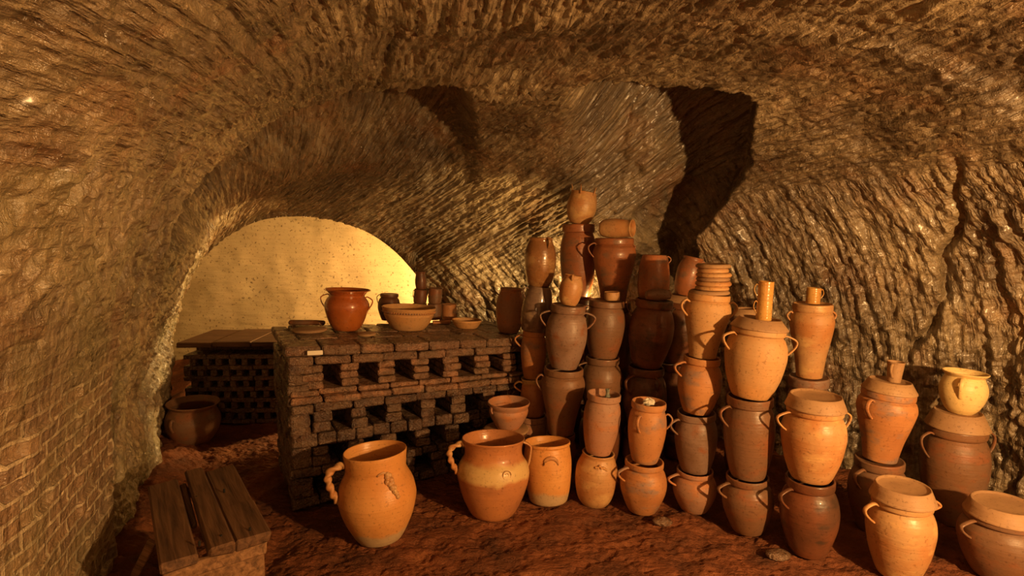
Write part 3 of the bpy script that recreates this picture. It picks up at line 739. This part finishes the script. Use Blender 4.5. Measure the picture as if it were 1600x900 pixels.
# ---------------------------------------------------------------- brick kiln
A0 = Vector((-1.36, 3.25, 0)); A1 = Vector((.19, 4.11, 0)); KL = (A1-A0).length; ang = math.atan2(A1.y-A0.y, A1.x-A0.x)
kiln = empty('brick_kiln', A0); kiln.rotation_euler = (0, 0, ang)
tag(kiln, 'long dark brick kiln with rows of square flue openings, carrying pots on its top', 'kiln')
KD = .82; rg = random.Random(11)
KZ = 1.11; SAG = .105
def sag(v): return [Vector((p[0], p[1], p[2]*KZ*(1-SAG*p[0]/KL))) for p in v]
def kpart(name, parts, mat, parent=kiln):
    v, f = merge(*parts); return mesh_obj(name, sag(v), f, mat, parent, smooth=False)
def course(z0, z1, y0, y1, bl, off=0., j=.006, x0=0., x1=None, out=.0):
    x1 = KL if x1 is None else x1; ps = []; x = x0-off
    while x < x1-.01:
        L = bl*rg.uniform(.86, 1.12); a, b = max(x, x0), min(x+L-.006, x1)
        if b-a > .03: ps.append(box(a, b, y0-out+rg.uniform(-.022, .018), y1, z0+rg.uniform(0, .004), z1-rg.uniform(0, .006), .008, j*.7))
        x += L
    return ps
# inner mass, end walls
kpart('brick_core', [box(.10, KL-.03, .34, KD-.02, 0, .84, .01)], M_BRICK)
for sx, nm in ((0, 'end_wall'), (KL-.11, 'end_wall')):
    ps = []; z = 0; i = 0
    while z < .84:
        y = -.005-(.1 if i % 2 else 0)
        while y < KD-.02:
            a, b = max(y, 0), min(y+.20, KD); 
            if b-a > .02: ps.append(box(sx-(.012 if sx == 0 else 0)+rg.uniform(-.008, .008), sx+.11+rg.uniform(-.004, .004), a, b, z, z+.056, .007, .003))
            y += .205
        z += .06; i += 1
    kpart(nm, ps, M_BRICK)
# front: rows of openings between courses
rows = [  # z0, z1, kind
 (.0, .06, 'course', M_BRICK), (.06, .18, 'open', .10), (.18, .235, 'course', M_BRICK), (.235, .355, 'open', 0.), (.355, .43, 'course', M_BRICK),
 (.43, .555, 'open', .02), (.555, .61, 'ledge', M_BRICK), (.61, .655, 'ledge2', M_DUST), (.655, .69, 'ledge', M_DUST), (.69, .83, 'top', .05)]
per = .232
for z0, z1, kd, a in rows:
    if kd == 'course': kpart('brick_course', course(z0, z1, 0, .36, .115, rg.uniform(0, .1), .004), a)
    elif kd == 'ledge': kpart('brick_course', course(z0, z1, 0, .36, .22, rg.uniform(0, .15), .005, out=.012), a)
    elif kd == 'ledge2': kpart('brick_course', course(z0, z1, 0, .36, .24, rg.uniform(0, .15), .006, out=.035), a)
    else:
        x = .115 if kd == 'open' else .03; off = a
        k = 0
        while x < KL-.05:
            pw = .105 if kd == 'open' else .115; ps = []
            n = 2 if kd == 'open' else 3; hh = (z1-z0)/n
            for i in range(n): ps.append(box(x+off+rg.uniform(-.012, .010), x+off+pw+rg.uniform(-.008, .008), rg.uniform(-.012, .010), .35, z0+i*hh, z0+(i+1)*hh-.004, .008, .004))
            if x+off+pw < KL+.02: kpart('pier', ps, M_BRICK if kd == 'open' else M_DUST)
            x += per*rg.uniform(.95, 1.05); k += 1
    if kd == 'open':
        # left corner pier, continuous
        kpart('pier', [box(-.006, .10, rg.uniform(-.012, 0), .35, z0, z1-.003, .008, .004)], M_BRICK)
kpart('brick_course', course(.83, .885, 0, .36, .225, .1, .005, out=.015), M_SLAB)
# top: slabs laid front to back
tops = []
for (y0, y1, o_) in ((-.03, .22, .02), (.225, .43, .11), (.435, .63, .05), (.635, KD+.01, .13)):
    x = -.01-o_
    while x < KL-.02:
        L = .225*rg.uniform(.9, 1.1); a, b = max(x, -.02), min(x+L-.007, KL)
        if b-a > .03: tops.append(box(a, b, y0+rg.uniform(-.015, .01) if y0 < 0 else y0, y1-.005, .888, .945+rg.uniform(-.004, .004), .009, .004))
        x += L
kpart('top_slabs', tops, M_SLAB)
kpart('brick_infill', [box(.02, KL-.02, .35, KD-.01, .84, .888, .005)], M_BRICK)
ktm = Matrix.Translation(A0) @ Matrix.Rotation(ang, 4, 'Z')
def ktop(px, py):
    """point of the kiln's top seen at this pixel"""
    d = at(px, py, 1.0)-Vector((0, 0, H)); o = Vector((0, 0, H)); zz = .95
    for _ in range(6):
        k = (zz-H)/d.z; p = o+d*k; l = ktm.inverted() @ p; zz = .9475*KZ*(1-SAG*min(max(l.x, 0), KL)/KL)
    return p
KN = (Matrix.Rotation(ang, 3, 'Z') @ Vector((SAG*.9475*KZ/KL, 0, 1))).normalized()
def onk(name, px, py, dy, ytop, w_, kind, mat, label, cat, hd=(), px1=None, **kw):
    """vessel on the kiln; py = its foot's front edge in the photo"""
    p = ktop(px, py-dy); q = p+KN*(at(px1 or px, ytop, p.y).z-p.z); return pot(name, p, q, w_*.5*depth(q)/F, kind, mat, label, cat, hd, **kw)
pv, pf = box(.10, .19, -.058, -.053, .90, .925, .001); paper = mesh_obj('paper_label', sag(pv), pf, M_PAPER, None, False)
paper.location = A0; paper.rotation_euler = (0, 0, ang); tag(paper, 'small white paper label stuck on the front edge of the kiln top', 'label')
onk('glazed_pot', 541, 519, 4, 452, 72, 'flare', 'glaze', 'shiny honey glazed two-handled pot with a flaring rim on the kiln', 'pot', ((184, .82, .52, .030, .008), (-4, .80, .52, .030, .008)), px1=543, thick=.008)
def dots(root, prof, h):
    parts = []
    for k in range(64):
        a = 2*PI*k/64; r = radius_at(prof, h*.80)*1.01+.002; v, f = lathe([(.003, -.006), (.007, 0), (.003, .006)], 6); parts.append(([Vector(q)+Vector((r*math.cos(a), r*math.sin(a), h*.80)) for q in v], f))
    mesh_obj('thumbed_band', *merge(*parts), CL['orange'], root)
onk('mixing_bowl', 638, 519, 5, 479, 84, 'wide', 'tan', 'wide tan clay bowl with a thumbed band under the rim, on the kiln', 'bowl', px1=640, extra=dots, thick=.009)
onk('round_jar', 607, 500, 0, 459, 34, 'belly', 'dark', 'dark round two-handled jar in silhouette behind the wide bowl', 'jar', ((180, .9, .6, .012, .006),), px1=606, closed=True)
onk('clay_dish', 729, 515, 3, 499, 46, 'dish', 'tan', 'shallow pink clay dish on the right part of the kiln', 'dish', thick=.008)
onk('stoneware_jar', 795, 522, 3, 450, 45, 'bag', 'pink', 'plain brownish oval jar at the right end of the kiln top', 'jar', closed=True)
p = ktop(573, 524); v, f = disc_mesh(.066, .018); o = mesh_obj('clay_disc', v, f, CL['lid']); o.location = p; tag(o, 'small round pale clay disc near the front edge of the kiln top', 'disc')
p = ktop(484, 518); v, f = disc_mesh(.115, .022); o = mesh_obj('clay_plate', [Vector((a[0]*1.05, a[1]*.9, a[2])) for a in v], f, CL['lid']); o.location = p; tag(o, 'flat oval clay slab at the left end of the kiln top', 'slab')
p = ktop(474, 509); pts = [p+Vector((-.10, .02, .022)), p+Vector((-.02, .0, .024)), p+Vector((.07, .015, .022)), p+Vector((.15, -.01, .022))]
o = mesh_obj('pottery_shard', *tube(spline([tuple(q) for q in pts], 4), .030, .020, 9), CL['brown']); tag(o, 'long curved brown pottery shard at the back left of the kiln top', 'shard')
# mugs and small pots behind
gk = 'small mugs at the back of the kiln'
def row_mug(px, py, yt, w_, mt, label, hd, kind='mug', nm='mug', base=None, px1=None):
    p = ktop(px, py) if base is None else base; q = at(px1 or px, yt, p.y)
    pot(nm, p, q, w_*.5*depth(q)/F, kind, mt, label, 'mug' if nm == 'mug' else 'vase', hd, group=gk if nm == 'mug' else None, closed=True); return q
a1 = row_mug(679, 499, 474, 22, 'brown', 'brown mug partly hidden by the wide bowl, lower row at the kiln back', ((175, .8, .3, .012, .005),))
a2 = row_mug(702, 499, 475, 23, 'orange', 'orange mug with its handle to the right, behind the shallow dish', ((0, .8, .3, .014, .005),))
a0 = row_mug(656, 497, 474, 22, 'dark', 'dark mug hidden right behind the wide bowl', ())
b1 = row_mug(681, 0, 450, 21, 'brown', 'brown mug on the right of the upper row, against the bright back wall', ((178, .8, .3, .010, .005),), base=a1)
b0 = row_mug(657, 0, 452, 21, 'dark', 'dark mug of the upper row under the small vase', ((178, .8, .3, .010, .005),), base=a0, px1=658)
row_mug(657, 0, 424, 18, 'dark', 'small dark waisted vase on top of the mugs against the bright back wall', (), 'vase', 'small_vase', base=b0)
p = ktop(690, 505); v, f = merge(box(-.075, .075, -.03, .03, 0, .02, .004)); o = mesh_obj('brick_tile', v, f, CL['orange'], smooth=False); o.location = p; o.rotation_euler = (0, 0, .2); tag(o, 'thin orange tile lying before the back mugs on the kiln', 'tile')

# ---------------------------------------------------------------- low brick structure at the far left
B0 = Vector((-2.95, 4.78, 0)); far = empty('brick_rack', B0); far.rotation_euler = (0, 0, .04)
tag(far, 'low shadowed brick structure with small pigeonholes and planks on top, far left', 'kiln')
FL = 1.15
def fpart(name, ps, mat): return mesh_obj(name, *merge(*ps), mat, far, smooth=False)
fpart('brick_core', [box(.0, FL, .22, .6, 0, .70, .01)], M_BRICK2)
z = 0; i = 0
while z < .66:
    ps = []; x = 0
    while x < FL: ps.append(box(x, min(x+.2, FL), rg.uniform(-.01, .008), .24, z, z+.038, .005, .003)); x += .205
    fpart('brick_course', ps, M_BRICK2); z += .04
    x = (i % 2)*.055
    while x < FL-.03:
        if z < .64: fpart('pier', [box(x, x+.055, rg.uniform(-.006, .008), .23, z, z+.058, .005, .003)], M_BRICK2)
        x += .115
    z += .06; i += 1
for k, (x0, x1) in enumerate(((-.02, .28), (.29, .62), (.63, .98), (.985, 1.17))):
    fpart('plank', [box(x0, x1, -.05, .60, .715+.004*k, .76+.006*(k % 2), .006, .003)], M_WOOD2)

# ---------------------------------------------------------------- wooden bench, bottom left
zt = .45
def bt(px, py, z=zt):
    d = at(px, py, 1.0)-Vector((0, 0, H)); return Vector((0, 0, H))+d*((z-H)/d.z)
c0, c1 = bt(252, 872), bt(423, 838)          # near corners
c3 = bt(243, 745); ux = (c1-c0).normalized(); Lb = ((bt(360, 740)+c3)/2-(c0+c1)/2).length
uy = ((bt(360, 740)+c3)/2-(c0+c1)/2).normalized(); W_ = (c1-c0).length
bang = math.atan2(uy.y, uy.x)
bench = empty('bench', Vector(((c0+c1).x/2, (c0+c1).y/2, 0))); bench.rotation_euler = (0, 0, bang)   # local x runs away from the camera, y to the left
tag(bench, 'rough wooden bench of thick worn planks at the bottom left', 'bench')
def bpart(name, ps, mat=M_WOOD, par=bench): return mesh_obj(name, *merge(*ps), mat, par, smooth=False)
hw = W_/2
bpart('board', [box(0, Lb, hw-.13, hw, zt-.045, zt, .008, .006, 3)], M_WOOD2)
bpart('board', [box(.30, Lb-.02, hw-.16, hw-.135, zt-.045, zt-.02, .006, .004, 5)], M_WOOD2)
bpart('board', [box(-.025, Lb+.03, -.055, hw-.165, zt-.035, zt+.018, .010, .008, 4)], M_WOOD2)
bpart('board', [box(-.02, .34, -hw, -.062, zt-.04, zt+.006, .008, .005, 6), box(.25, Lb+.01, -hw, -.058, zt-.04, zt+.004, .008, .005, 7)], M_WOOD2)
bpart('apron', [box(.015, .045, -hw+.01, hw-.005, zt-.105, zt-.046, .005, .003, 8)], M_WOOD)
bpart('end_panel', [box(.04, .065, -hw+.02, hw-.02, .06, zt-.107, .005, .003, 9)], M_WOOD)
bpart('apron', [box(Lb-.05, Lb-.02, -hw+.01, hw-.01, zt-.10, zt-.046, .005, .003, 8)], M_WOOD2)
for x in (.07, Lb-.10):
    for y in (-hw+.02, hw-.07): bpart('leg', [box(x, x+.05, y, y+.05, -.005, zt-.046, .005, .003, 10)], M_WOOD2)
bpart('rail', [box(.12, Lb-.10, hw-.05, hw-.025, .14, .19, .005, .003)], M_WOOD2)
for (x, y) in ((.05, -.02), (.05, .06), (.04, -.13), (.5, .02), (.5, -.1)):
    v, f = lathe([(.002, zt+.002), (.005, zt+.004), (.005, zt+.0215), (.002, zt+.0225)], 8); bpart('nail', [([Vector(q)+Vector((x, y, 0)) for q in v], f)], M_IRON)
# slanting prop leaning on the bench's left side
a, b = bt(238, 846, .30), bt(196, 930, .02)
o = mesh_obj('wooden_prop', *box(-.02, .02, -.012, .012, -.22, .22, .004), M_WOOD, smooth=False); o.location = (a+b)/2; o.rotation_mode = 'QUATERNION'; o.rotation_quaternion = Vector((0, 0, 1)).rotation_difference(a-b)
o.scale = (1, 1, (a-b).length/.44); tag(o, 'pale wooden strut leaning against the left side of the bench', 'plank')
# earthenware shards and stones lying in the earth
for i, (px, py, s_, lb) in enumerate(((1216, 868, .055, 'flat brown stone lying in front of the dark shadowed jar'), (1035, 816, .05, 'low brown stone between the two foremost floor jars of the stacks'))):
    p = bt(px, py, .0); rg2 = random.Random(i); v, f = lathe([(s_*.7, -.012), (s_*1.1, 0), (s_, .014), (s_*.5, .022)], 12)
    o = mesh_obj('stone', [Vector((q[0]*rg2.uniform(1.0, 1.25), q[1]*rg2.uniform(.7, .95), q[2]*rg2.uniform(.8, 1.2))) for q in v], f, M_SLAB); o.location = p; tag(o, lb, 'stone')
